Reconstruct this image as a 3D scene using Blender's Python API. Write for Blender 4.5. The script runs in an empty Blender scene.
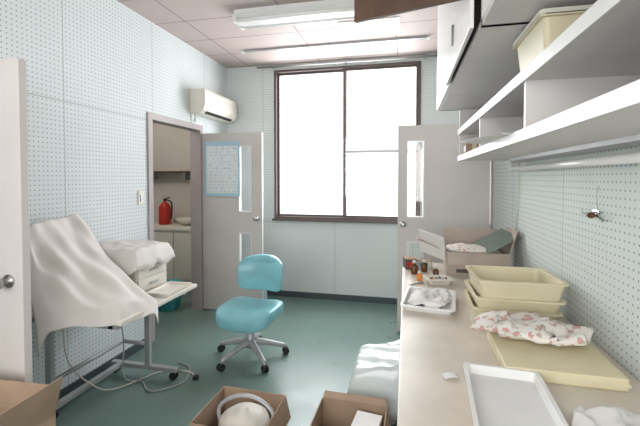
import bpy, bmesh, math, random
from mathutils import Vector, Matrix, Euler, noise
random.seed(4)
S=bpy.context.scene
XL,XR,YF,YB,H=-2.22,0.76,4.48,-1.3,2.86

# ---------------- materials ----------------
def mat(name,col,rough=0.6,metal=0.0,var=0.0,scale=6,spec=0.4,bump=0.0,bscale=40,emit=0,trans=0,coat=0):
    m=bpy.data.materials.new(name); m.use_nodes=True
    n=m.node_tree.nodes; l=m.node_tree.links; b=n['Principled BSDF']
    b.inputs['Base Color'].default_value=(*col,1); b.inputs['Roughness'].default_value=rough
    b.inputs['Metallic'].default_value=metal; b.inputs['Specular IOR Level'].default_value=spec
    b.inputs['Coat Weight'].default_value=coat
    if trans: b.inputs['Transmission Weight'].default_value=trans
    tc=n.new('ShaderNodeTexCoord')
    if var:
        t=n.new('ShaderNodeTexNoise'); t.inputs['Scale'].default_value=scale; t.inputs['Detail'].default_value=6
        r=n.new('ShaderNodeValToRGB'); r.color_ramp.elements[0].position=0.3; r.color_ramp.elements[1].position=0.7
        r.color_ramp.elements[0].color=(*[c*(1-var) for c in col],1); r.color_ramp.elements[1].color=(*[min(1,c*(1+var*0.4)) for c in col],1)
        l.new(tc.outputs['Object'],t.inputs['Vector']); l.new(t.outputs['Fac'],r.inputs['Fac']); l.new(r.outputs['Color'],b.inputs['Base Color'])
    if bump:
        t2=n.new('ShaderNodeTexNoise'); t2.inputs['Scale'].default_value=bscale
        bp=n.new('ShaderNodeBump'); bp.inputs['Strength'].default_value=bump; bp.inputs['Distance'].default_value=0.01
        l.new(tc.outputs['Object'],t2.inputs['Vector']); l.new(t2.outputs['Fac'],bp.inputs['Height']); l.new(bp.outputs['Normal'],b.inputs['Normal'])
    return m

class NB:
    def __init__(s,m): s.n=m.node_tree.nodes; s.l=m.node_tree.links
    def put(s,i,v):
        if hasattr(v,'links'): s.l.new(v,i)
        else: i.default_value=v
    def m(s,op,a,b=0.0,c=0.0):
        k=s.n.new('ShaderNodeMath'); k.operation=op
        s.put(k.inputs[0],a); s.put(k.inputs[1],b); s.put(k.inputs[2],c); return k.outputs[0]
    def mix(s,f,a,b):
        k=s.n.new('ShaderNodeMix'); k.data_type='RGBA'
        s.put(k.inputs[0],f); s.put(k.inputs[6],a); s.put(k.inputs[7],b); return k.outputs[2]

def pegmat(name,axis,base,dot,pitch=0.030,rad=0.0046,per=0.91,off=0.0,vs=(),seamcol=(0.42,0.47,0.47,1),dots=True,perv=None,offv=0,sw=0.004,rough=0.65,hz=('Z')):
    m=mat(name,base[:3],rough); k=NB(m); b=k.n['Principled BSDF']
    tc=k.n.new('ShaderNodeTexCoord'); sp=k.n.new('ShaderNodeSeparateXYZ'); k.l.new(tc.outputs['Object'],sp.inputs[0])
    u=sp.outputs[axis]; v=sp.outputs['Z'] if hz=='Z' else sp.outputs[hz]
    nz=k.n.new('ShaderNodeTexNoise'); nz.inputs['Scale'].default_value=1.5; nz.inputs['Detail'].default_value=5
    k.l.new(tc.outputs['Object'],nz.inputs['Vector'])
    col=k.mix(nz.outputs['Fac'],tuple(c*0.9 for c in base[:3])+(1,),tuple(min(1,c*1.06) for c in base[:3])+(1,))
    if dots:
        fu=k.m('SUBTRACT',k.m('FRACT',k.m('DIVIDE',k.m('ADD',u,20.0),pitch)),0.5)
        fv=k.m('SUBTRACT',k.m('FRACT',k.m('DIVIDE',v,pitch)),0.5)
        d=k.m('SQRT',k.m('ADD',k.m('MULTIPLY',fu,fu),k.m('MULTIPLY',fv,fv)))
        msk=k.m('LESS_THAN',d,rad/pitch)
        col=k.mix(msk,col,dot)
    f=k.m('ABSOLUTE',k.m('SUBTRACT',k.m('FRACT',k.m('DIVIDE',k.m('ADD',u,per*20-off+per/2),per)),0.5))
    sm=k.m('LESS_THAN',f,sw/per)
    for z in vs: sm=k.m('MAXIMUM',sm,k.m('LESS_THAN',k.m('ABSOLUTE',k.m('SUBTRACT',v,z)),sw))
    if perv:
        f=k.m('ABSOLUTE',k.m('SUBTRACT',k.m('FRACT',k.m('DIVIDE',k.m('ADD',v,perv*20-offv+perv/2),perv)),0.5))
        sm=k.m('MAXIMUM',sm,k.m('LESS_THAN',f,sw/perv))
    col=k.mix(sm,col,seamcol)
    k.l.new(col,b.inputs['Base Color']); return m

DOT=(0.27,0.31,0.31,1)
m_pegL=pegmat('pegboard_left','Y',(0.69,0.74,0.75,1),DOT,off=0.28,vs=(1.98,))
m_pegR=pegmat('pegboard_right','Y',(0.65,0.70,0.68,1),DOT,off=0.28,vs=())
m_pegF=pegmat('pegboard_far','X',(0.65,0.70,0.69,1),DOT,off=-0.83,vs=(0.93,))
m_plain=mat('plaster_paint',(0.60,0.56,0.51),0.8,var=0.1,scale=2)
m_ceil=pegmat('ceiling_tiles','X',(0.50,0.42,0.40,1),DOT,off=-0.1,per=0.91,dots=False,perv=0.455,offv=0.33,hz='Y',seamcol=(0.20,0.155,0.155,1),sw=0.005)
m_frame=mat('door_frame_paint',(0.42,0.37,0.37),0.5,var=0.08)
m_door=mat('door_paint',(0.60,0.565,0.545),0.5,var=0.05,scale=3)
m_brown=mat('bronze_aluminium',(0.11,0.09,0.085),0.4,0.3)  # brown lightened slightly to stand in for flare around the window
m_base=mat('skirting_vinyl',(0.06,0.08,0.085),0.5)
m_wood=mat('raw_plywood',(0.10,0.055,0.035),0.6,var=0.35,scale=8)
m_white=mat('white_paint',(0.76,0.76,0.75),0.35,var=0.04)
m_shelf=mat('shelf_melamine',(0.68,0.66,0.65),0.45,var=0.08,scale=4)
m_bench=mat('bench_laminate',(0.68,0.62,0.53),0.3,var=0.14,scale=5)
m_steel=mat('steel',(0.5,0.5,0.5),0.3,0.9)
m_greymetal=mat('painted_steel',(0.42,0.43,0.44),0.4,0.3)
m_black=mat('black_rubber',(0.02,0.02,0.02),0.6)
m_teal=mat('teal_vinyl',(0.22,0.50,0.56),0.3,var=0.15,scale=9,bump=0.15,bscale=15)
m_cloth=mat('white_cloth',(0.72,0.685,0.655),0.9,var=0.06,scale=5,bump=0.15,bscale=60)
m_cream=mat('cream_plastic',(0.68,0.62,0.44),0.4,var=0.07)
m_pad=mat('yellowed_foam',(0.70,0.63,0.42),0.6,var=0.08)
m_card=mat('cardboard',(0.38,0.27,0.19),0.85,var=0.18,scale=7)
m_cardl=mat('cardboard_faded',(0.46,0.39,0.34),0.85,var=0.15,scale=7)
m_paper=mat('paper',(0.76,0.75,0.73),0.8,var=0.06,scale=10)
m_ivory=mat('ivory_plastic',(0.70,0.67,0.60),0.4)
m_blue=mat('blue_plastic',(0.06,0.36,0.40),0.4)
m_red=mat('red_enamel',(0.45,0.03,0.02),0.35)
m_brownglass=mat('amber_glass',(0.12,0.045,0.015),0.15)
m_orange=mat('orange_plastic',(0.7,0.25,0.05),0.5)
m_green=mat('grey_green_card',(0.20,0.24,0.20),0.8,var=0.2)
m_tube=mat('tube_glass',(0.85,0.85,0.84),0.2)
m_film=mat('pale_plastic_film',(0.68,0.75,0.75),0.2,var=0.06,coat=0.3)
m_pblue=mat('poster_blue',(0.42,0.62,0.74),0.6)
def glassmat():
    m=bpy.data.materials.new('clear_glass'); m.use_nodes=True; n=m.node_tree.nodes; l=m.node_tree.links
    n.clear(); o=n.new('ShaderNodeOutputMaterial'); mx=n.new('ShaderNodeMixShader'); t=n.new('ShaderNodeBsdfTransparent'); g=n.new('ShaderNodeBsdfGlossy')
    g.inputs['Roughness'].default_value=0.05; mx.inputs[0].default_value=0.06
    l.new(t.outputs[0],mx.inputs[1]); l.new(g.outputs[0],mx.inputs[2]); l.new(mx.outputs[0],o.inputs[0]); return m
m_glass=glassmat()
def floormat():
    m=mat('linoleum_floor',(0.15,0.27,0.23),0.3,spec=0.5); k=NB(m); b=k.n['Principled BSDF']
    tc=k.n.new('ShaderNodeTexCoord')
    def nz(s,d=6):
        t=k.n.new('ShaderNodeTexNoise'); t.inputs['Scale'].default_value=s; t.inputs['Detail'].default_value=d; k.l.new(tc.outputs['Object'],t.inputs['Vector']); return t.outputs['Fac']
    c=k.mix(k.m('MULTIPLY_ADD',nz(1.3),1.5,-0.25),(0.125,0.200,0.178,1),(0.165,0.245,0.222,1))
    s=k.m('GREATER_THAN',nz(60,3),0.68)
    c=k.mix(k.m('MULTIPLY',s,0.5),c,(0.33,0.38,0.35,1))
    c=k.mix(k.m('MULTIPLY',k.m('GREATER_THAN',nz(35,8),0.67),0.3),c,(0.07,0.10,0.09,1))
    k.l.new(c,b.inputs['Base Color'])
    r=k.m('MULTIPLY_ADD',nz(5),0.25,0.2); k.l.new(r,b.inputs['Roughness']); return m
m_floor=floormat()
def floral():
    m=mat('floral_cloth',(0.8,0.76,0.7),0.8); k=NB(m); b=k.n['Principled BSDF']; tc=k.n.new('ShaderNodeTexCoord')
    v=k.n.new('ShaderNodeTexVoronoi'); v.inputs['Scale'].default_value=26; k.l.new(tc.outputs['Object'],v.inputs['Vector'])
    n=k.n.new('ShaderNodeTexNoise'); n.inputs['Scale'].default_value=70; k.l.new(tc.outputs['Object'],n.inputs['Vector'])
    d=k.m('ADD',v.outputs['Distance'],k.m('MULTIPLY_ADD',n.outputs['Fac'],1.0,-0.5))
    c=k.mix(k.m('LESS_THAN',d,0.34),(0.76,0.72,0.67,1),(0.46,0.42,0.33,1))
    c=k.mix(k.m('LESS_THAN',d,0.24),c,(0.70,0.33,0.33,1))
    k.l.new(c,b.inputs['Base Color']); return m
m_floral=floral()
def postermat():
    m=mat('poster_print',(0.8,0.83,0.85),0.6); k=NB(m); b=k.n['Principled BSDF']; tc=k.n.new('ShaderNodeTexCoord')
    sp=k.n.new('ShaderNodeSeparateXYZ'); k.l.new(tc.outputs['Object'],sp.inputs[0])
    x,z=sp.outputs['X'],sp.outputs['Z']
    n=k.n.new('ShaderNodeTexNoise'); n.inputs['Scale'].default_value=40; k.l.new(tc.outputs['Object'],n.inputs['Vector'])
    ln=k.m('LESS_THAN',k.m('FRACT',k.m('MULTIPLY',z,28)),0.3)
    ln=k.m('MAXIMUM',ln,k.m('LESS_THAN',k.m('FRACT',k.m('MULTIPLY',x,14)),0.12))
    ln=k.m('MULTIPLY',ln,k.m('GREATER_THAN',n.outputs['Fac'],0.52))
    c=k.mix(k.m('MULTIPLY',ln,0.45),(0.72,0.77,0.80,1),(0.22,0.35,0.48,1)); k.l.new(c,b.inputs['Base Color']); return m
m_poster=postermat()

# ---------------- geometry helpers ----------------
def emp(name,loc=(0,0,0),rz=0):
    o=bpy.data.objects.new(name,None); o.location=loc; o.rotation_euler=(0,0,rz); o.empty_display_size=0.05
    S.collection.objects.link(o); return o
def mo(name,verts,faces,m,parent=None,smooth=False):
    me=bpy.data.meshes.new(name); me.from_pydata([tuple(v) for v in verts],[],faces); me.update()
    bm=bmesh.new(); bm.from_mesh(me); bmesh.ops.recalc_face_normals(bm,faces=bm.faces); bm.to_mesh(me); bm.free()
    o=bpy.data.objects.new(name,me); S.collection.objects.link(o)
    if m: me.materials.append(m)
    if parent: o.parent=parent
    if smooth:
        for p in me.polygons: p.use_smooth=True
    return o
def bev(o,w,seg=2):
    if w:
        b=o.modifiers.new('bevel','BEVEL'); b.width=w; b.segments=seg; b.limit_method='ANGLE'
BF=[(0,1,3,2),(4,6,7,5),(0,4,5,1),(2,3,7,6),(0,2,6,4),(1,5,7,3)]
def box(name,c,s,m,parent=None,rot=(0,0,0),b=0):
    M=Matrix.Translation(c)@Euler(rot).to_matrix().to_4x4()
    v=[M@Vector((x*s[0]/2,y*s[1]/2,z*s[2]/2)) for x in(-1,1) for y in(-1,1) for z in(-1,1)]
    o=mo(name,v,BF,m,parent); bev(o,b); return o
def bb(name,lo,hi,m,parent=None,b=0):
    return box(name,[(a+c)/2 for a,c in zip(lo,hi)],[c-a for a,c in zip(lo,hi)],m,parent,b=b)
def multi(name,bs,m,parent=None,b=0):
    V=[];F=[]
    for lo,hi in bs:
        n=len(V)
        V+=[(x,y,z) for x in(lo[0],hi[0]) for y in(lo[1],hi[1]) for z in(lo[2],hi[2])]
        F+=[tuple(i+n for i in f) for f in BF]
    o=mo(name,V,F,m,parent); bev(o,b); return o
def tube(name,pts,r,m,parent=None,seg=12,smoothpts=0,r2=None):
    P=[Vector(p) for p in pts]
    if smoothpts:
        Q=[]
        for i in range(len(P)-1):
            a=P[max(i-1,0)];b_=P[i];c=P[i+1];d=P[min(i+2,len(P)-1)]
            for k in range(smoothpts):
                t=k/smoothpts
                Q.append(0.5*((2*b_)+(c-a)*t+(2*a-5*b_+4*c-d)*t*t+(3*b_-a-3*c+d)*t**3))
        Q.append(P[-1]); P=Q
    V=[];F=[];up=None
    n=len(P)
    for i,p in enumerate(P):
        t=(P[min(i+1,n-1)]-P[max(i-1,0)]).normalized()
        if up is None: up=Vector((0,0,1)) if abs(t.z)<0.9 else Vector((1,0,0))
        s=t.cross(up).normalized(); up=s.cross(t).normalized()
        rr=r if r2 is None else r+(r2-r)*i/(n-1)
        for k in range(seg):
            a=2*math.pi*k/seg; V.append(p+s*math.cos(a)*rr+up*math.sin(a)*rr)
    for i in range(n-1):
        for k in range(seg): F.append((i*seg+k,i*seg+(k+1)%seg,(i+1)*seg+(k+1)%seg,(i+1)*seg+k))
    F.append(tuple(range(seg-1,-1,-1))); F.append(tuple(range((n-1)*seg,n*seg)))
    o=mo(name,V,F,m,parent)
    for p in o.data.polygons: p.use_smooth=len(p.vertices)==4
    return o
def lathe(name,c,prof,m,parent=None,seg=28,axis='Z'):
    V=[];F=[]
    for r,z in prof:
        for k in range(seg):
            a=2*math.pi*k/seg; x,y=r*math.cos(a),r*math.sin(a)
            V.append({'Z':(c[0]+x,c[1]+y,c[2]+z),'Y':(c[0]+x,c[1]+z,c[2]+y),'X':(c[0]+z,c[1]+x,c[2]+y)}[axis])
    n=len(prof)
    for i in range(n-1):
        for k in range(seg): F.append((i*seg+k,i*seg+(k+1)%seg,(i+1)*seg+(k+1)%seg,(i+1)*seg+k))
    F.append(tuple(range(seg-1,-1,-1))); F.append(tuple(range((n-1)*seg,n*seg)))
    o=mo(name,V,F,m,parent)
    for p in o.data.polygons: p.use_smooth=len(p.vertices)==4
    return o
def loft(name,c,loops,m,parent=None,r=0.02,seg=4,capend=True):
    V=[];F=[];N=4*(seg+1)
    for hx,hy,z in loops:
        rr=min(r,hx*0.9,hy*0.9)
        for q,(sx,sy) in enumerate(((1,1),(-1,1),(-1,-1),(1,-1))):
            for k in range(seg+1):
                a=math.pi/2*(q+k/seg)
                V.append((c[0]+sx*(hx-rr)+rr*math.cos(a),c[1]+sy*(hy-rr)+rr*math.sin(a),c[2]+z))
    n=len(loops)
    for i in range(n-1):
        for k in range(N): F.append((i*N+k,i*N+(k+1)%N,(i+1)*N+(k+1)%N,(i+1)*N+k))
    F.append(tuple(range(N-1,-1,-1)))
    if capend: F.append(tuple(range((n-1)*N,n*N)))
    return mo(name,V,F,m,parent)
def tray(name,c,hx,hy,h,m,parent=None,t=0.006,rim=0.012,taper=0.012,r=0.02):
    return loft(name,c,[(hx-taper,hy-taper,0),(hx,hy,h-0.008),(hx+rim,hy+rim,h-0.008),(hx+rim,hy+rim,h),(hx-t,hy-t,h),(hx-taper-t,hy-taper-t,t)],m,parent,r)
def pillow(name,c,s,m,parent=None,e=0.45,ez=0.6,nu=32,nv=16,fn=None):
    V=[];F=[]
    def p(w,k): return math.copysign(abs(w)**k,w)
    for j in range(nv+1):
        v=-math.pi/2+math.pi*j/nv
        for i in range(nu):
            u=2*math.pi*i/nu
            q=Vector((p(math.cos(v),ez)*p(math.cos(u),e)*s[0]/2,p(math.cos(v),ez)*p(math.sin(u),e)*s[1]/2,p(math.sin(v),ez)*s[2]/2))
            if fn: q=fn(q)
            V.append((c[0]+q.x,c[1]+q.y,c[2]+q.z))
    for j in range(nv):
        for i in range(nu): F.append((j*nu+i,j*nu+(i+1)%nu,(j+1)*nu+(i+1)%nu,(j+1)*nu+i))
    o=mo(name,V,F,m,parent,True)
    bm=bmesh.new(); bm.from_mesh(o.data); bmesh.ops.remove_doubles(bm,verts=bm.verts,dist=1e-5); bm.to_mesh(o.data); bm.free()
    return o
def surf(name,fn,nu,nv,m,parent=None,th=0.004):
    V=[fn(i/nu,j/nv) for j in range(nv+1) for i in range(nu+1)]
    F=[(j*(nu+1)+i,j*(nu+1)+i+1,(j+1)*(nu+1)+i+1,(j+1)*(nu+1)+i) for j in range(nv) for i in range(nu)]
    o=mo(name,V,F,m,parent,True)
    if th: s=o.modifiers.new('solid','SOLIDIFY'); s.thickness=th; s.offset=0
    return o
def lerp(a,b,t): return tuple(x+(y-x)*t for x,y in zip(a,b))
def nz3(x,y,z=0): return noise.noise(Vector((x,y,z)))

# ---------------- room ----------------
T=0.1
multi('floor',[((-4.3,YB-T,-0.1),(XR+1.2,5.2,0))],m_floor)
multi('ceiling',[((XL-T,YB-T,H),(XR+T,YF+T,H+0.1))],m_ceil)
DH=2.0
multi('wall_left',[((XL-T,YB,0),(XL,0.44,H)),((XL-T,1.26,0),(XL,2.98,H)),((XL-T,3.80,0),(XL,YF,H)),
   ((XL-T,0.44,DH),(XL,1.26,H)),((XL-T,2.98,DH),(XL,3.80,H))],m_pegL)
WX0,WX1,WZ0,WZ1=-1.59,0.16,0.97,2.79
multi('wall_far',[((XL-T,YF,0),(WX0,YF+T,H)),((WX1,YF,0),(XR+T,YF+T,H)),((WX0,YF,0),(WX1,YF+T,WZ0)),((WX0,YF,WZ1),(WX1,YF+T,H))],m_pegF)
multi('wall_right',[((XR,YB,0),(XR+T,3.70,H)),((XR,4.42,0),(XR+T,YF,H)),((XR,3.70,DH),(XR+T,4.42,H))],m_pegR)
multi('wall_back',[((XL-T,YB-T,0),(-1.9,YB,H)),((0.45,YB-T,0),(XR+T,YB,H)),((-1.9,YB-T,0),(0.45,YB,0.9)),((-1.9,YB-T,2.6),(0.45,YB,H))],m_plain)
bb('wall_adjoining_west',(-4.3,YB,0),(-4.2,5.1,H),m_plain)
bb('wall_adjoining_north',(-4.3,5.1,0),(XL,5.2,H),m_plain)
bb('wall_adjoining_south',(-4.3,YB-T,0),(XL-T,YB,H),m_plain)
bb('wall_adjoining_east',(XL-T,YF+T,0),(XL,5.1,H),m_plain)
bb('ceiling_adjoining',(-4.3,YB-T,H),(XL-T,5.2,H+0.1),m_plain)
bb('wall_corridor_south',(XR+T,3.0,0),(XR+1.2,3.1,2.5),m_plain)
bb('wall_corridor_north',(XR+T,5.1,0),(XR+1.2,5.2,2.5),m_plain)
bb('wall_corridor_east',(XR+1.1,3.1,0),(XR+1.2,5.1,2.5),m_plain)
bb('ceiling_corridor',(XR+T,3.0,2.5),(XR+1.2,5.2,2.6),m_plain)
bb('baseboard_far',(XL,YF-0.012,0),(XR,YF,0.07),m_base)
multi('baseboard_left',[((XL,1.31,0),(XL+0.012,2.93,0.07)),((XL,3.85,0),(XL+0.012,YF-0.02,0.07))],m_base)
def frame(name,x0,x1,y0,y1):
    g=0.008
    multi(name,[((x0,y0-0.05,0),(x1,y0+g,DH+0.05)),((x0,y1-g,0),(x1,y1+0.05,DH+0.05)),((x0,y0+g,DH-g),(x1,y1-g,DH+0.05))],m_frame)
frame('trim_1',XL-T-0.01,XL+0.015,2.98,3.80)
frame('trim_2',XL-T-0.01,XL+0.015,0.44,1.26)
frame('trim_3',XR-0.015,XR+T+0.01,3.70,4.42)

def knob(p,par,d=-1):
    lathe('rose',p,[(0.028,0),(0.028,d*0.006),(0.011,d*0.008),(0.011,d*0.03),(0.022,d*0.036),(0.028,d*0.05),(0.024,d*0.064),(0.008,d*0.068)],m_steel,par,axis='Y')
def door(name,x0,x1,y,hinge,side):
    e=emp(name,(0,0,0)); w=x1-x0; h0,h1=0.012,1.96; t=0.036
    if side=='none':
        bb('leaf',(x0,y-t/2,h0),(x1,y+t/2,h1),m_door,e,b=0.003)
    else:
        if hinge=='L': a,b_=x1-0.27,x1-0.12
        else: a,b_=x0+0.08,x0+0.24
        pz=[(0.50,0.88),(1.10,1.82)]
        bs=[((x0,y-t/2,h0),(a,y+t/2,h1)),((b_,y-t/2,h0),(x1,y+t/2,h1)),
            ((a,y-t/2,h0),(b_,y+t/2,pz[0][0])),((a,y-t/2,pz[0][1]),(b_,y+t/2,pz[1][0])),((a,y-t/2,pz[1][1]),(b_,y+t/2,h1))]
        multi('leaf',bs,m_door,e)
        for i,(z0,z1) in enumerate(pz):
            bb('pane_%d'%i,(a,y-0.004,z0),(b_,y+0.004,z1),m_glass,e)
            g=0.012
            multi('bead_%d'%i,[((a,y-t/2-0.004,z0),(a+g,y+t/2+0.004,z1)),((b_-g,y-t/2-0.004,z0),(b_,y+t/2+0.004,z1)),((a+g,y-t/2-0.004,z0),(b_-g,y+t/2+0.004,z0+g)),((a+g,y-t/2-0.004,z1-g),(b_-g,y+t/2+0.004,z1))],m_white,e)
    kx=x1-0.055 if hinge=='L' else x0+0.05
    if side=='none': kx=x1-0.07
    knob((kx,y-t/2,1.04),e,-1)
    if side!='none': knob((kx,y+t/2,1.04),e,1)
    else: bb('push_plate',(kx-0.04,y+t/2,0.94),(kx+0.04,y+t/2+0.003,1.14),m_steel,e)
    hx=x0-0.004 if hinge=='L' else x1+0.004
    for z in(0.25,1.0,1.75): tube('hinge',[(hx,y,z-0.05),(hx,y,z+0.05)],0.008,m_steel,e,8)
    return e
door('door_1',XL+0.02,XL+0.02+0.70,3.84,'L','p')
door('door_2',-0.075,XR-0.03,3.66,'R','p')
door('door_3',XL+0.025,-1.545,1.27,'L','none')
pe=emp('wall_poster',(-1.955,3.817,1.57))
bb('border',(-0.215,-0.002,-0.30),(0.205,0.001,0.30),m_pblue,pe)
bb('print',(-0.19,-0.0035,-0.265),(0.18,-0.002,0.25),m_poster,pe)
def window(name,x0,x1,z0,z1,y,s,rail=True,mat_=None):
    e=emp(name); fr=0.028; d0,d1=(y-0.02,y+0.09) if s>0 else (y-0.09,y+0.02)
    mm=mat_ or m_brown
    multi('frame',[((x0,d0,z0),(x0+fr,d1,z1)),((x1-fr,d0,z0),(x1,d1,z1)),((x0+fr,d0,z0),(x1-fr,d1,z0+fr)),((x0+fr,d0,z1-fr),(x1-fr,d1,z1))],mm,e)
    xm=(x0+x1)/2; 
    for k,(a,b_,yy) in enumerate(((x0+fr,xm+0.02,y+0.05*s),(xm-0.02,x1-fr,y+0.02*s))):
        w=0.026
        bs=[((a,yy-0.012,z0+fr),(a+w,yy+0.012,z1-fr)),((b_-w,yy-0.012,z0+fr),(b_,yy+0.012,z1-fr)),((a+w,yy-0.012,z0+fr),(b_-w,yy+0.012,z0+fr+w)),((a+w,yy-0.012,z1-fr-w),(b_-w,yy+0.012,z1-fr))]
        multi('sash_%d'%k,bs,mm,e)
        if k==1 and rail: bb('mid_rail',(a+w,yy-0.008,1.765),(b_-w,yy+0.008,1.80),m_greymetal,e)
        bb('glass_%d'%k,(a+w,yy-0.003,z0+fr+w),(b_-w,yy+0.003,z1-fr-w),m_glass,e)
    bb('sill',(x0-0.02,y-0.05*s-0.001,z0-0.025),(x1+0.02,y,z0) ,mm,e) if s>0 else None
window('window_1',WX0,WX1,WZ0,WZ1,YF,1)
window('added_back_window',-1.9,0.45,0.9,2.6,YB,-1,False)  # added window behind the camera, an opening for the fill light
cr=emp('curtain_rail')
tube('rail',[(-1.78,YF-0.09,2.815),(0.35,YF-0.09,2.815)],0.011,m_steel,cr)
for x in(-1.6,-0.7,0.2): box('bracket',(x,YF-0.045,2.825),(0.02,0.09,0.02),m_steel,cr)
cr=emp('ceiling_track')
bb('track',(-1.75,3.88,H-0.022),(0.22,3.905,H),m_greymetal,cr)
for x in(-1.75,0.2): bb('end_cap',(x-0.01,3.875,H-0.026),(x+0.02,3.91,H),m_white,cr)
cl=emp('ceiling_fluorescent_lamp')
loft('housing',(-0.88,3.05,H),[(0.52,0.11,0),(0.52,0.11,-0.03),(0.54,0.05,-0.075),(0.54,0.05,-0.08)],m_white,cl,0.01)
for dy in(-0.075,0.075):
    tube('tube',[(-1.38,3.05+dy,H-0.075),(-0.38,3.05+dy,H-0.075)],0.016,m_tube,cl)
    for x in(-1.40,-0.36): box('socket',(x,3.05+dy,H-0.06),(0.03,0.04,0.06),m_white,cl)
ch=emp('ceiling_access_hatch')
x0,x1,y0,y1=-0.60,-0.06,3.38,3.76; f=0.03
multi('hatch_frame',[((x0,y0,H-0.008),(x0+f,y1,H)),((x1-f,y0,H-0.008),(x1,y1,H)),((x0+f,y0,H-0.008),(x1-f,y0+f,H)),((x0+f,y1-f,H-0.008),(x1-f,y1,H))],m_white,ch)
bb('hatch_panel',(x0+f+.004,y0+f+.004,H-0.004),(x1-f-.004,y1-f-.004,H),m_shelf,ch)
ac=emp('air_conditioner')
prof=[(0,2.15),(0.12,2.15),(0.165,2.185),(0.185,2.24),(0.185,2.37),(0.17,2.405),(0,2.405)]
V=[];F=[];n=len(prof)
for y in(3.60,4.36):
    V+=[(XL+a,y,z) for a,z in prof]
for i in range(n): F.append((i,(i+1)%n,n+(i+1)%n,n+i))
F+=[tuple(range(n)),tuple(range(2*n-1,n-1,-1))]
o=mo('body',V,F,m_ivory,ac); bev(o,0.008)
box('air_outlet',(XL+0.144,3.98,2.166),(0.035,0.60,0.006),m_black,ac,rot=(0,-0.66,0))
for k in range(4): bb('front_groove_%d'%k,(XL+0.184,3.64,2.275+k*0.022),(XL+0.187,4.32,2.278+k*0.022),m_greymetal,ac)
tube('pipe',[(XL+0.04,3.66,2.15),(XL+0.035,3.66,2.10),(XL+0.025,3.66,2.065)],0.012,m_ivory,ac,10)
sw=emp('light_switch')
bb('plate',(XL,2.80,1.24),(XL+0.008,2.875,1.36),m_ivory,sw,b=0.003)
bb('rocker',(XL+0.008,2.822,1.27),(XL+0.014,2.853,1.33),m_greymetal,sw)
# adjoining room contents
sc=emp('sink_cabinet')
bb('carcass',(-4.0,4.5,0.08),(-2.5,5.09,0.77),m_white,sc); bb('plinth',(-3.98,4.55,0),(-2.52,5.08,0.08),m_black,sc)
bb('worktop',(-4.02,4.47,0.77),(-2.48,5.095,0.81),m_ivory,sc,b=0.005)
for k in range(3): bb('cabinet_door_%d'%k,(-3.98+k*0.49,4.482,0.12),(-3.51+k*0.49,4.5,0.74),m_ivory,sc,b=0.003)
fe=emp('fire_extinguisher',(-3.36,4.80,0.81))
lathe('cylinder',(0,0,0),[(0.075,0),(0.085,0.01),(0.085,0.24),(0.06,0.29),(0.025,0.315),(0.02,0.33)],m_red,fe)
box('valve',(0,0,0.345),(0.03,0.03,0.04),m_black,fe); box('lever',(0.03,0,0.37),(0.10,0.02,0.015),m_black,fe,rot=(0,-0.3,0))
tube('hose',[(0.02,0,0.35),(0.10,0,0.32),(0.115,0,0.22),(0.1,0,0.08)],0.01,m_black,fe,8,5)
e=emp('wash_basin_bowl',(-3.0,4.78,0.81)); lathe('bowl',(0,0,0),[(0.06,0),(0.12,0.05),(0.15,0.10),(0.145,0.10),(0.115,0.055),(0.05,0.012)],m_ivory,e)
wsf=emp('wall_mounted_shelf'); bb('board',(-3.9,4.85,1.55),(-2.5,5.1,1.57),m_wood,wsf)
for x in(-3.7,-3.1,-2.6): box('bracket',(x,4.98,1.50),(0.02,0.2,0.10),m_steel,wsf)
bk=emp('laundry_basket',(-2.62,3.78,0))
lathe('tub',(0,0,0),[(0.12,0),(0.125,0.01),(0.155,0.27),(0.17,0.27),(0.17,0.285),(0.148,0.285),(0.117,0.015)],m_blue,bk)
for k in range(16):
    a=k*math.pi/8; tube('rib_%d'%k,[(0.126*math.cos(a),0.126*math.sin(a),0.01),(0.157*math.cos(a),0.157*math.sin(a),0.265)],0.005,m_blue,bk,6)

# ---------------- right side ----------------
be=emp('workbench')
bb('top',(-0.02,-0.2,0.765),(XR-0.004,3.12,0.80),m_bench,be,b=0.004)
bb('carcass',(0.03,-0.18,0.06),(XR-0.01,3.08,0.765),m_white,be)
bb('plinth',(0.07,-0.16,0),(XR-0.01,3.06,0.06),m_black,be)
for k in range(5):
    bb('door_panel_%d'%k,(0.012,-0.16+k*0.65,0.09),(0.03,0.46+k*0.65,0.75),m_shelf,be,b=0.003)
    bb('pull_%d'%k,(-0.004,0.36+k*0.65,0.6),(0.012,0.38+k*0.65,0.7),m_steel,be)
wc=emp('wall_cabinet'); CX=0.25; cz0,cz1=1.99,2.80; W=XR-0.004
multi('carcass',[((CX,0.3,cz0),(W,3.10,cz0+0.025)),((CX,0.3,cz1-0.02),(W,3.10,cz1)),((W-0.01,0.3,cz0),(W,3.10,cz1)),
  ((CX,3.08,cz0),(W,3.10,cz1)),((CX,1.40,cz0),(W,1.42,cz1)),((CX,0.3,cz0),(W,0.32,cz1)),((CX+0.03,0.32,2.36),(W,1.40,2.38))],m_shelf,wc)
bb('sliding_door_1',(CX-0.02,2.25,cz0+0.005),(CX-0.002,3.09,cz1-0.01),m_white,wc,b=0.002)
bb('sliding_door_2',(CX-0.036,1.43,cz0+0.005),(CX-0.021,2.29,cz1-0.01),m_white,wc,b=0.002)
bb('handle',(CX-0.045,1.90,2.10),(CX-0.036,1.93,2.19),m_greymetal,wc)
hd=emp('open_cabinet_door',(CX-0.045,1.44,0),math.atan2(0.13,-0.43))
bb('panel',(0,-0.009,2.105),(0.43,0.009,2.78),m_wood,hd)
for z in(2.2,2.65): tube('hinge',[(0.0,-0.012,z),(0.0,-0.012,z+0.06)],0.006,m_steel,hd,8)
ws=emp('wall_shelf'); SX=0.39
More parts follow.
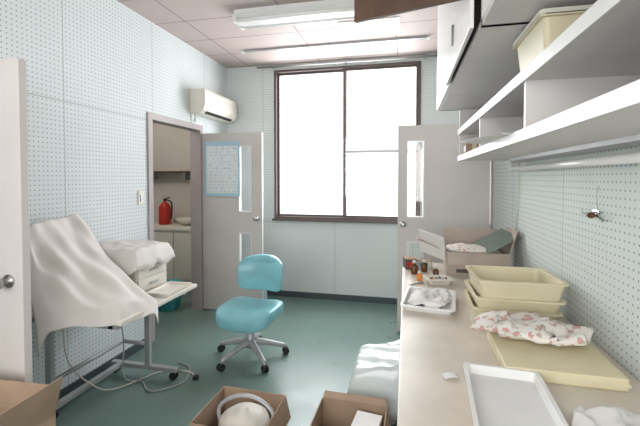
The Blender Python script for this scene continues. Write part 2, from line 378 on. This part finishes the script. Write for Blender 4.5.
multi('boards',[((SX,0.3,1.60),(W,3.08,1.635)),((SX,0.3,1.80),(W,3.08,1.835)),((W-0.008,0.3,1.60),(W,3.08,1.988))],m_shelf,ws)
multi('dividers',[((SX+0.005,y,1.635),(W-0.01,y+0.02,1.80)) for y in(0.6,1.42,2.24,3.06)]+[((SX+0.005,y,1.835),(W-0.01,y+0.02,1.989)) for y in(0.6,3.06)],m_shelf,ws)
multi('edge_strip',[((SX-0.006,0.3,1.598),(SX,3.08,1.637)),((SX-0.006,0.3,1.798),(SX,3.08,1.837))],m_white,ws)
ul=emp('under_shelf_fluorescent_lamp')
loft('housing',(0.70,1.85,1.60),[(0.03,0.92,0),(0.03,0.92,-0.018),(0.012,0.91,-0.03)],m_greymetal,ul,0.005)
tube('tube',[(0.69,0.96,1.532),(0.69,2.74,1.532)],0.016,m_tube,ul)
for y in(0.95,2.75): box('socket',(0.69,y,1.56),(0.03,0.02,0.085),m_white,ul)
tube('lamp_cord',[(0.745,2.8,1.59),(0.75,2.85,1.3),(0.75,2.9,1.1)],0.004,m_ivory,ul,6,4)
pc=emp('plastic_storage_bin',(0.51,1.42,1.836))
tray('bin',(0,0,0),0.11,0.145,0.125,m_cream,pc,r=0.015)
loft('lid',(0,0,0.12),[(0.118,0.153,0),(0.122,0.157,0.002),(0.122,0.157,0.018),(0.11,0.145,0.022)],m_ivory,pc,0.015)
sb=emp('small_carton',(0.46,2.86,1.636))
bb('body',(-0.055,-0.06,0),(0.055,0.06,0.085),m_card,sb); bb('label',(-0.056,-0.04,0.02),(-0.055,0.04,0.06),m_paper,sb)
bb('tape',(-0.015,-0.061,0),(0.015,0.061,0.0862),m_cream,sb)
fo=emp('clear_folder',(0.44,1.80,1.638),0.25)
bb('sheets',(-0.14,-0.2,0),(0.14,0.2,0.004),m_paper,fo); bb('cover',(-0.15,-0.21,0.004),(0.15,0.21,0.006),m_greymetal,fo)
wh=emp('wall_hook')
bb('plate',(XR-0.006,1.73,1.31),(XR,1.78,1.34),m_steel,wh)
tube('arm',[(XR-0.006,1.755,1.33),(XR-0.05,1.755,1.325),(XR-0.055,1.755,1.345)],0.004,m_steel,wh,8,4)
pillow('knob',(XR-0.022,1.755,1.318),(0.03,0.035,0.025),m_brownglass,wh,e=1,ez=1)
tube('clip',[(XR-0.004,1.70,1.30),(XR-0.03,1.68,1.33),(XR-0.02,1.66,1.34)],0.003,m_steel,wh,8,4)
tube('wire',[(XR-0.004,1.74,1.34),(XR-0.012,1.735,1.40),(XR-0.006,1.73,1.44)],0.0012,m_greymetal,wh,6,4)

# ---------------- bench-top items ----------------
BZ=0.801
def cardboard(name,loc,rz,hx,hy,h,flaps,m,fl=None,t=0.004):
    e=emp(name,loc,rz)
    loft('body',(0,0,0),[(hx,hy,0),(hx,hy,h),(hx-t,hy-t,h),(hx-t,hy-t,t)],m,e,0.001,1)
    for k,(side,ang,ln) in enumerate(flaps):
        s=math.sin(ang)*ln; c_=math.cos(ang)*ln
        if side in('+x','-x'):
            g=1 if side=='+x' else -1; a=(g*(hx-0.001),-hy+.004,h); b_=(g*(hx-0.001),hy-.004,h); d=(g*s,0,c_)
        else:
            g=1 if side=='+y' else -1; a=(-hx+.004,g*(hy-0.001),h); b_=(hx-.004,g*(hy-0.001),h); d=(0,g*s,c_)
        o=mo('flap_%d'%k,[a,b_,tuple(p+q for p,q in zip(b_,d)),tuple(p+q for p,q in zip(a,d))],[(0,1,2,3)],(fl or m),e)
        so=o.modifiers.new('s','SOLIDIFY'); so.thickness=t; so.offset=0
    return e
def crumple(name,loc,s,m,seed,e=0.7,ez=0.9,amp=0.012,fr=14,rz=0,par=None):
    p=par or emp(name,loc,rz)
    def fn(q):
        n=nz3(q.x*fr+seed,q.y*fr,q.z*fr)*amp+nz3(q.x*fr*2.3,q.y*fr*2.3+seed,q.z*fr)*amp*0.5
        r=q.copy(); r.x+=n*1.5; r.y+=n; r.z+=n*(1 if q.z>0 else 0.2); 
        if r.z<-s[2]/2: r.z=-s[2]/2
        return r
    if par: pillow(name,(loc[0],loc[1],loc[2]+s[2]/2),s,m,par,e,ez,56,28,fn)
    else: pillow('cloth',(0,0,s[2]/2),s,m,p,e,ez,56,28,fn)
    return p
cb=cardboard('open_cardboard_carton',(0.48,2.88,BZ),0.0,0.20,0.14,0.16,[('-x',1.2,0.22),('+x',0.3,0.16),('+y',0.3,0.13),('-y',2.9,0.09)],m_cardl)
bb('printed_label',(-0.14,-0.1425,0.02),(-0.03,-0.1405,0.045),m_brown,cb); bb('printed_mark',(0.03,-0.1425,0.03),(0.10,-0.1405,0.042),m_brown,cb)
bb('packed_contents',(-0.17,-0.12,0.004),(0.17,0.12,0.145),m_paper,cb)
crumple('floral_napkin',(-0.03,-0.03,0.146),(0.34,0.22,0.05),m_floral,3,amp=0.008,par=cb)
box('loose_card_sheet',(0.13,-0.04,0.235),(0.24,0.22,0.005),m_green,cb,rot=(0.15,-0.45,0.3))
box('loose_white_flap',(-0.30,-0.10,0.20),(0.012,0.20,0.20),m_paper,cb,rot=(0.25,-0.5,0.9))
for k in range(3):
    e=emp('stacked_plastic_bin' ,(0.50+0.006*k,2.03-0.006*k,BZ+k*0.054),0.04*(k-1))
    tray('bin',(0,0,0),0.185,0.155,0.062 if k<2 else 0.09,m_cream,e,rim=0.01,taper=0.016,r=0.03)
it=emp('instrument_tray',(0.125,2.10,BZ),-0.12)
tray('tray',(0,0,0),0.125,0.17,0.03,m_white,it,rim=0.008,r=0.02)
def fnt(q):
    n=nz3(q.x*22,q.y*22,q.z*22)*0.03; return Vector((q.x+n,q.y+n,max(-0.019,q.z+n)))
pillow('tissue',(0,0.0,0.028),(0.19,0.27,0.036),m_paper,it,0.6,0.7,48,20,fnt)
def bottle(name,x,y,r,h,m,cap=m_ivory):
    e=emp(name,(x,y,BZ)); lathe('body',(0,0,0),[(r*.9,0),(r,0.004),(r,h*.65),(r*.45,h*.8),(r*.45,h*.86)],m,e,18)
    lathe('cap',(0,0,h*.86),[(r*.55,0),(r*.55,h*.14),(r*.4,h*.15)],cap,e,18)
bottle('medicine_bottle',0.06,2.72,0.024,0.09,m_brownglass)
bottle('medicine_bottle',0.13,2.80,0.022,0.08,m_brownglass,m_white)
bottle('medicine_bottle',0.20,2.66,0.02,0.07,m_brownglass)
bottle('medicine_bottle',0.09,2.56,0.018,0.055,m_orange)
e=emp('small_parts_box',(0.2,2.50,BZ),0.3); tray('tub',(0,0,0),0.07,0.05,0.04,m_ivory,e,r=0.008); 
for i in range(7): lathe('vial_%d'%i,(-0.05+0.017*i,random.uniform(-.02,.02),0.007),[(0.007,0),(0.007,0.028),(0.004,0.034)],random.choice([m_brownglass,m_orange,m_steel]),e,10)
e=emp('small_carton',(0.03,2.90,BZ),0.2); bb('body',(-0.04,-0.05,0),(0.04,0.05,0.07),m_brown,e); bb('label',(-0.03,-0.0512,0.015),(0.03,-0.0501,0.05),m_red,e); bb('lid',(-0.041,-0.051,0.07),(0.041,0.051,0.078),m_card,e)
e=emp('small_carton',(0.14,2.95,BZ),-0.2); bb('body',(-0.05,-0.04,0),(0.05,0.04,0.05),m_paper,e); bb('label',(-0.03,-0.0412,0.01),(0.03,-0.0401,0.04),m_blue,e); bb('lid',(-0.051,-0.041,0.05),(0.051,0.041,0.056),m_card,e)
e=emp('tweezers',(0.02,2.42,BZ),0.7); tube('arm_1',[(0,0,0.003),(0.06,0.004,0.004),(0.12,0,0.003)],0.0025,m_steel,e,6,4); tube('arm_2',[(0,0,0.003),(0.06,-0.006,0.004),(0.12,-0.002,0.003)],0.0025,m_steel,e,6,4)
e=emp('foam_pad',(0.51,1.52,BZ),-0.02); loft('slab',(0,0,0),[(0.178,0.163,0),(0.18,0.165,0.004),(0.18,0.165,0.036),(0.176,0.161,0.04)],m_pad,e,0.01)
bb('edge_tape',(-0.1815,-0.166,0.014),(0.1815,0.166,0.024),m_cream,e)
crumple('floral_cloth_bundle',(0.48,1.64,BZ+0.042),(0.40,0.21,0.06),m_floral,8,amp=0.026,fr=20,rz=-0.25)
e=emp('white_plastic_tray',(0.30,1.17,BZ),-0.06); tray('tray',(0,0,0),0.11,0.19,0.035,m_white,e,rim=0.006,taper=0.006,r=0.012)
crumple('crumpled_paper_bag',(0.58,1.11,BZ),(0.28,0.20,0.03),m_paper,21,amp=0.02,fr=18)
e=emp('paper_scrap',(0.15,1.33,BZ),0.3)
surf('sheet',lambda u,v:(u*0.05-.025,v*0.035-.02,0.002+0.006*math.sin(u*3)),8,6,m_paper,e,0.0006)

# ---------------- stool ----------------
st=emp('dental_stool',(-1.235,2.88,0),-0.06)
for k in range(5):
    a=math.radians(30+72*k); c_,s_=math.cos(a),math.sin(a)
    tube('leg_%d'%k,[(0.03*c_,0.03*s_,0.135),(0.15*c_,0.15*s_,0.108),(0.29*c_,0.29*s_,0.068)],0.030,m_greymetal,st,10,4,r2=0.017)
    tube('caster_stem_%d'%k,[(0.285*c_,0.285*s_,0.075),(0.285*c_,0.285*s_,0.04)],0.008,m_steel,st,8)
    for g in(-1,1):
        x,y=0.29*c_-s_*0.014*g,0.29*s_+c_*0.014*g
        tube('caster_%d_%d'%(k,g),[(x-s_*0.008,y+c_*0.008,0.027),(x+s_*0.008,y-c_*0.008,0.027)],0.027,m_black,st,16)
lathe('column',(0,0,0.09),[(0.045,0),(0.05,0.05),(0.034,0.07),(0.034,0.15),(0.02,0.155),(0.02,0.22)],m_greymetal,st)
box('mechanism',(0,0.02,0.31),(0.16,0.22,0.03),m_greymetal,st,b=0.005)
def seatf(q):
    q=q.copy()
    if q.y<-0.12: q.z-=(abs(q.y)-0.12)*0.35
    q.z+=0.02*(q.x/0.23)**2
    return q
pillow('seat',(0,0,0.37),(0.48,0.46,0.12),m_teal,st,0.5,0.4,48,20,seatf)
tube('seat_piping',[(0.232*math.copysign(abs(math.cos(t))**.5,math.cos(t)),0.222*math.copysign(abs(math.sin(t))**.5,math.sin(t)),0.367+(0.02*(abs(math.cos(t))**.5)**2)-max(0,-0.222*math.copysign(abs(math.sin(t))**.5,math.sin(t))-0.12)*0.35) for t in [i*2*math.pi/48 for i in range(49)]],0.007,m_teal,st,6)
tube('back_post',[(0.0,0.10,0.30),(0,0.27,0.31),(0,0.30,0.38),(0,0.275,0.55),(0,0.262,0.63)],0.015,m_greymetal,st,10,6)
def backf(q):
    q=q.copy(); q.y-=0.07*(q.x/0.2)**2
    if q.z>0.05: q.y+= (q.z-0.05)*0.35
    return q
pillow('backrest',(0,0.245,0.63),(0.41,0.09,0.27),m_teal,st,0.6,0.35,48,24,backf)
pillow('backrest_roll',(0,0.270,0.755),(0.36,0.10,0.085),m_teal,st,0.8,0.7,40,16,lambda q:Vector((q.x,q.y-0.07*(q.x/0.2)**2,q.z-0.02*(q.x/0.17)**2)))

# ---------------- trolley table with covered equipment ----------------
tt=emp('equipment_trolley')
bb('top',(-2.19,1.75,0.665),(-1.50,2.52,0.69),m_ivory,tt,b=0.004)
multi('apron',[((-2.16,1.79,0.625),(-1.56,1.82,0.665)),((-2.16,2.44,0.625),(-1.56,2.47,0.665)),((-2.14,1.79,0.625),(-2.11,2.47,0.665)),((-1.62,1.79,0.625),(-1.59,2.47,0.665))],m_greymetal,tt)
for y,x in((1.84,-2.08),(2.44,-1.86)):
    bb('post',(x-0.02,y-0.015,0.06),(x+0.02,y+0.015,0.65),m_greymetal,tt)
bb('foot_far',(-2.17,2.42,0.055),(-1.62,2.46,0.085),m_greymetal,tt,b=0.003)
bb('foot_side',(-2.11,1.82,0.055),(-2.07,2.43,0.085),m_greymetal,tt,b=0.003)
for cx,y in((-2.14,2.44),(-1.65,2.44),(-2.09,1.86)):
    tube('caster_stem',[(cx,y,0.06),(cx,y,0.03)],0.008,m_steel,tt,8)
    for g in(-0.014,0.014): tube('caster',[(cx,y+g-0.007,0.026),(cx,y+g+0.007,0.026)],0.026,m_black,tt,14)
tube('low_rail',[(-2.08,1.84,0.24),(-2.08,2.44,0.24)],0.014,m_greymetal,tt)
tube('brace_2',[(-1.86,2.44,0.24),(-2.08,2.44,0.24)],0.014,m_greymetal,tt)
top0,top1=(-2.02,1.64,1.20),(-2.13,2.12,1.23)
mid0,mid1=(-1.96,1.58,1.0),(-1.86,2.12,0.93)
bot0,bot1=(-1.82,1.53,0.82),(-1.52,2.06,0.735)
def sheetf(u,v):
    bu=4*u*(1-u)
    a,b_,c_=lerp(top0,top1,u),lerp(mid0,mid1,u),lerp(bot0,bot1,u)
    c_=(c_[0]+0.09*bu,c_[1]-0.05*bu,c_[2]+0.0*bu); b_=(b_[0]+0.06*bu,b_[1]-0.03*bu,b_[2])
    if v<0.12:
        t=v/0.12; p=Vector(a)+Vector((-0.02*(1-t),0,-0.25*(1-t)**2))
    elif v<0.82:
        t=(v-0.12)/0.70; p=Vector(a)*(1-t)**2+2*t*(1-t)*Vector(b_)+t*t*Vector(c_)
    else:
        t=(v-0.82)/0.18; p=Vector(c_)+Vector((0.03*t,-0.02*t,-0.10*t-0.012*math.sin(u*14)*t))
    if u<0.10: k=(0.10-u)/0.10; p.z-=0.14*k*k*(0.6+0.4*v); p.y+=0.02*k
    if u>0.92: k=(u-0.92)/0.08; p.z-=0.06*k*k
    w=0.014*math.sin(u*16+v*5)*v+0.02*nz3(u*5,v*4,2)+0.010*math.sin((u-v*0.6)*26)*(v*(1.1-v)*2)
    p.x+=w*0.7; p.z+=w*0.9
    p.x=max(p.x,XL+0.02)
    if p.z<0.71 and p.x<-1.49 and v<0.82: p.z=0.71
    return p
cs=emp('sheet_covered_machine')
surf('dust_sheet',sheetf,70,70,m_cloth,cs,0.005)
bb('machine_base',(-2.12,1.78,0.69),(-1.66,2.04,0.745),m_ivory,cs,b=0.01)
bb('machine_column',(-2.15,1.80,0.745),(-2.04,2.04,1.12),m_ivory,cs,b=0.01)
cc=emp('cloth_covered_drawer_unit')
bb('carcass',(-2.17,2.17,0.69),(-1.74,2.50,0.97),m_ivory,cc,b=0.006)
for k in range(3): 
    bb('drawer_%d'%k,(-1.74,2.18,0.705+k*0.088),(-1.728,2.48,0.785+k*0.088),m_ivory,cc,b=0.003)
    bb('pull_%d'%k,(-1.728,2.29,0.74+k*0.088),(-1.716,2.37,0.75+k*0.088),m_greymetal,cc)
def capf(u,v):
    x=-2.20+u*0.50; y=2.10+v*0.45
    ex=max(0,(x+1.735)/0.035); ey=max(abs(y-2.335)-0.18,0)/0.035
    k=min(1,max(ex,ey)); 
    z=0.99+0.014*nz3(u*6,v*6,4)+0.02*math.exp(-((u-.4)**2+(v-.5)**2)*14)-0.11*k**1.5-0.03*k*abs(math.sin(u*9+v*7))
    return Vector((max(x,XL+0.012)-0.01*max(0,k-.8),y,z))
surf('cloth_cover',capf,50,50,m_cloth,cc,0.004)
e=emp('serving_tray',(-1.60,2.33,0.69),0.05); tray('tray',(0,0,0),0.085,0.14,0.02,m_ivory,e,rim=0.004,taper=0.004,r=0.01)
e=emp('power_cable'); 
tube('cable_1',[(-2.0,2.30,0.62),(-1.98,2.33,0.30),(-1.95,2.30,0.05),(-1.85,2.35,0.008),(-1.7,2.25,0.008),(-1.55,2.4,0.008),(-1.62,2.6,0.008),(-1.75,2.66,0.008)],0.005,m_greymetal,e,8,8)
tube('cable_2',[(-2.1,1.95,0.62),(-2.12,2.0,0.3),(-2.05,2.1,0.1),(-1.95,2.2,0.02),(-1.8,2.5,0.006),(-1.6,2.55,0.006),(-1.5,2.48,0.006)],0.005,m_ivory,e,8,8)
box('plug',(-1.49,2.47,0.014),(0.04,0.03,0.025),m_black,e,rot=(0,0,0.5))

# ---------------- floor cartons etc ----------------
cardboard('tall_cardboard_box',(-1.52,0.97,0),0.05,0.24,0.18,0.58,[('+x',0.25,0.15),('+y',0.1,0.10),('-x',0.3,0.15),('-y',0.9,0.15)],m_card)
cardboard('cardboard_box_with_pot',(-0.82,1.78,0),-0.03,0.185,0.17,0.29,[('+x',2.9,0.12),('-x',2.95,0.12),('+y',2.9,0.10)],m_card)
ep=emp('electric_pot',(-0.80,1.78,0.005)) 
lathe('body',(0,0,0),[(0.11,0),(0.125,0.01),(0.135,0.12),(0.13,0.22),(0.12,0.245),(0.09,0.262),(0.085,0.27),(0.03,0.275),(0.025,0.295),(0.008,0.298)],m_ivory,ep,36)
tube('handle',[(-0.132,0.0,0.18),(-0.15,0.02,0.26),(-0.09,0.03,0.315),(0.0,0.035,0.335),(0.09,0.03,0.315),(0.15,0.02,0.26),(0.132,0,0.18)],0.010,m_greymetal,ep,10,6)
k2=cardboard('cardboard_box_with_papers',(-0.27,1.83,0),-0.03,0.175,0.165,0.27,[('+y',1.3,0.05),('-x',2.9,0.12),('+x',2.9,0.1)],m_card)
for i in range(8): box('paper_bundle_%d'%i,(0.085+random.uniform(-.008,.008),random.uniform(-.02,.02),0.02+i*0.032),(0.13,0.24,0.028),random.choice([m_paper,m_ivory]),k2,rot=(0,0,random.uniform(-.12,.12)))
ps=emp('plastic_covered_crate')
bb('crate',(-0.28,2.26,0),(-0.05,2.56,0.27),m_shelf,ps,b=0.01)
def pf(u,v):
    x=-0.38+u*0.35; y=2.13+v*0.50
    kx=max(0,(-0.29-x)/0.09); ky=max(0,abs(y-2.38)-0.17)/0.08
    k=min(1,max(kx,ky))
    z=0.30+0.10*u+0.008*nz3(u*5,v*5,9)+0.008*math.sin(u*9+v*20)-0.28*k**1.3
    return Vector((x,y,max(0.01,z)))
surf('plastic_sheet',pf,44,44,m_film,ps,0.002)

# ---------------- lights ----------------
def area(name,loc,rot,sx,sy,p,col=(1,1,1)):
    l=bpy.data.lights.new(name,'AREA'); l.shape='RECTANGLE'; l.size=sx; l.size_y=sy; l.energy=p; l.color=col
    o=bpy.data.objects.new(name,l); o.location=loc; o.rotation_euler=rot; S.collection.objects.link(o); return o
area('daylight_window_1',(-0.72,YF+0.5,1.95),(-math.pi/2,0,0),2.6,2.6,215,(0.97,0.985,1))
area('back_fill_light',(-0.72,YB-0.3,1.8),(math.pi/2,0,0),2.6,2.0,100,(1.0,0.985,0.96))  # fill light added behind the camera to brighten camera-facing surfaces
p=bpy.data.lights.new('adjoining_room_fill','POINT'); p.energy=34; p.shadow_soft_size=0.2; p.color=(1,0.96,0.92)  # bare point light added to lift the adjoining room, no fixture
o=bpy.data.objects.new('adjoining_room_fill',p); o.location=(-3.2,3.4,2.5); S.collection.objects.link(o)
p=bpy.data.lights.new('corridor_point_light','POINT'); p.energy=12; p.shadow_soft_size=0.2  # bare point light inside the corridor, no fixture modelled
o=bpy.data.objects.new('corridor_point_light',p); o.location=(XR+0.6,4.0,2.3); S.collection.objects.link(o)
w=bpy.data.worlds.new('sky_world'); S.world=w; w.use_nodes=True
w.node_tree.nodes['Background'].inputs[0].default_value=(0.95,0.98,1,1); w.node_tree.nodes['Background'].inputs[1].default_value=2.5
S.view_settings.view_transform='Standard'

# ---------------- camera ----------------
cam=bpy.data.cameras.new('camera'); co=bpy.data.objects.new('camera',cam); S.collection.objects.link(co)
cam.sensor_width=36; cam.lens=380/640*36; cam.clip_start=0.02
pitch=math.radians(1.5); yaw=math.atan(86/380)
co.location=(0,0,1.47); co.rotation_euler=(math.pi/2-pitch,0,yaw)
cam.shift_y=-25/640
S.camera=co
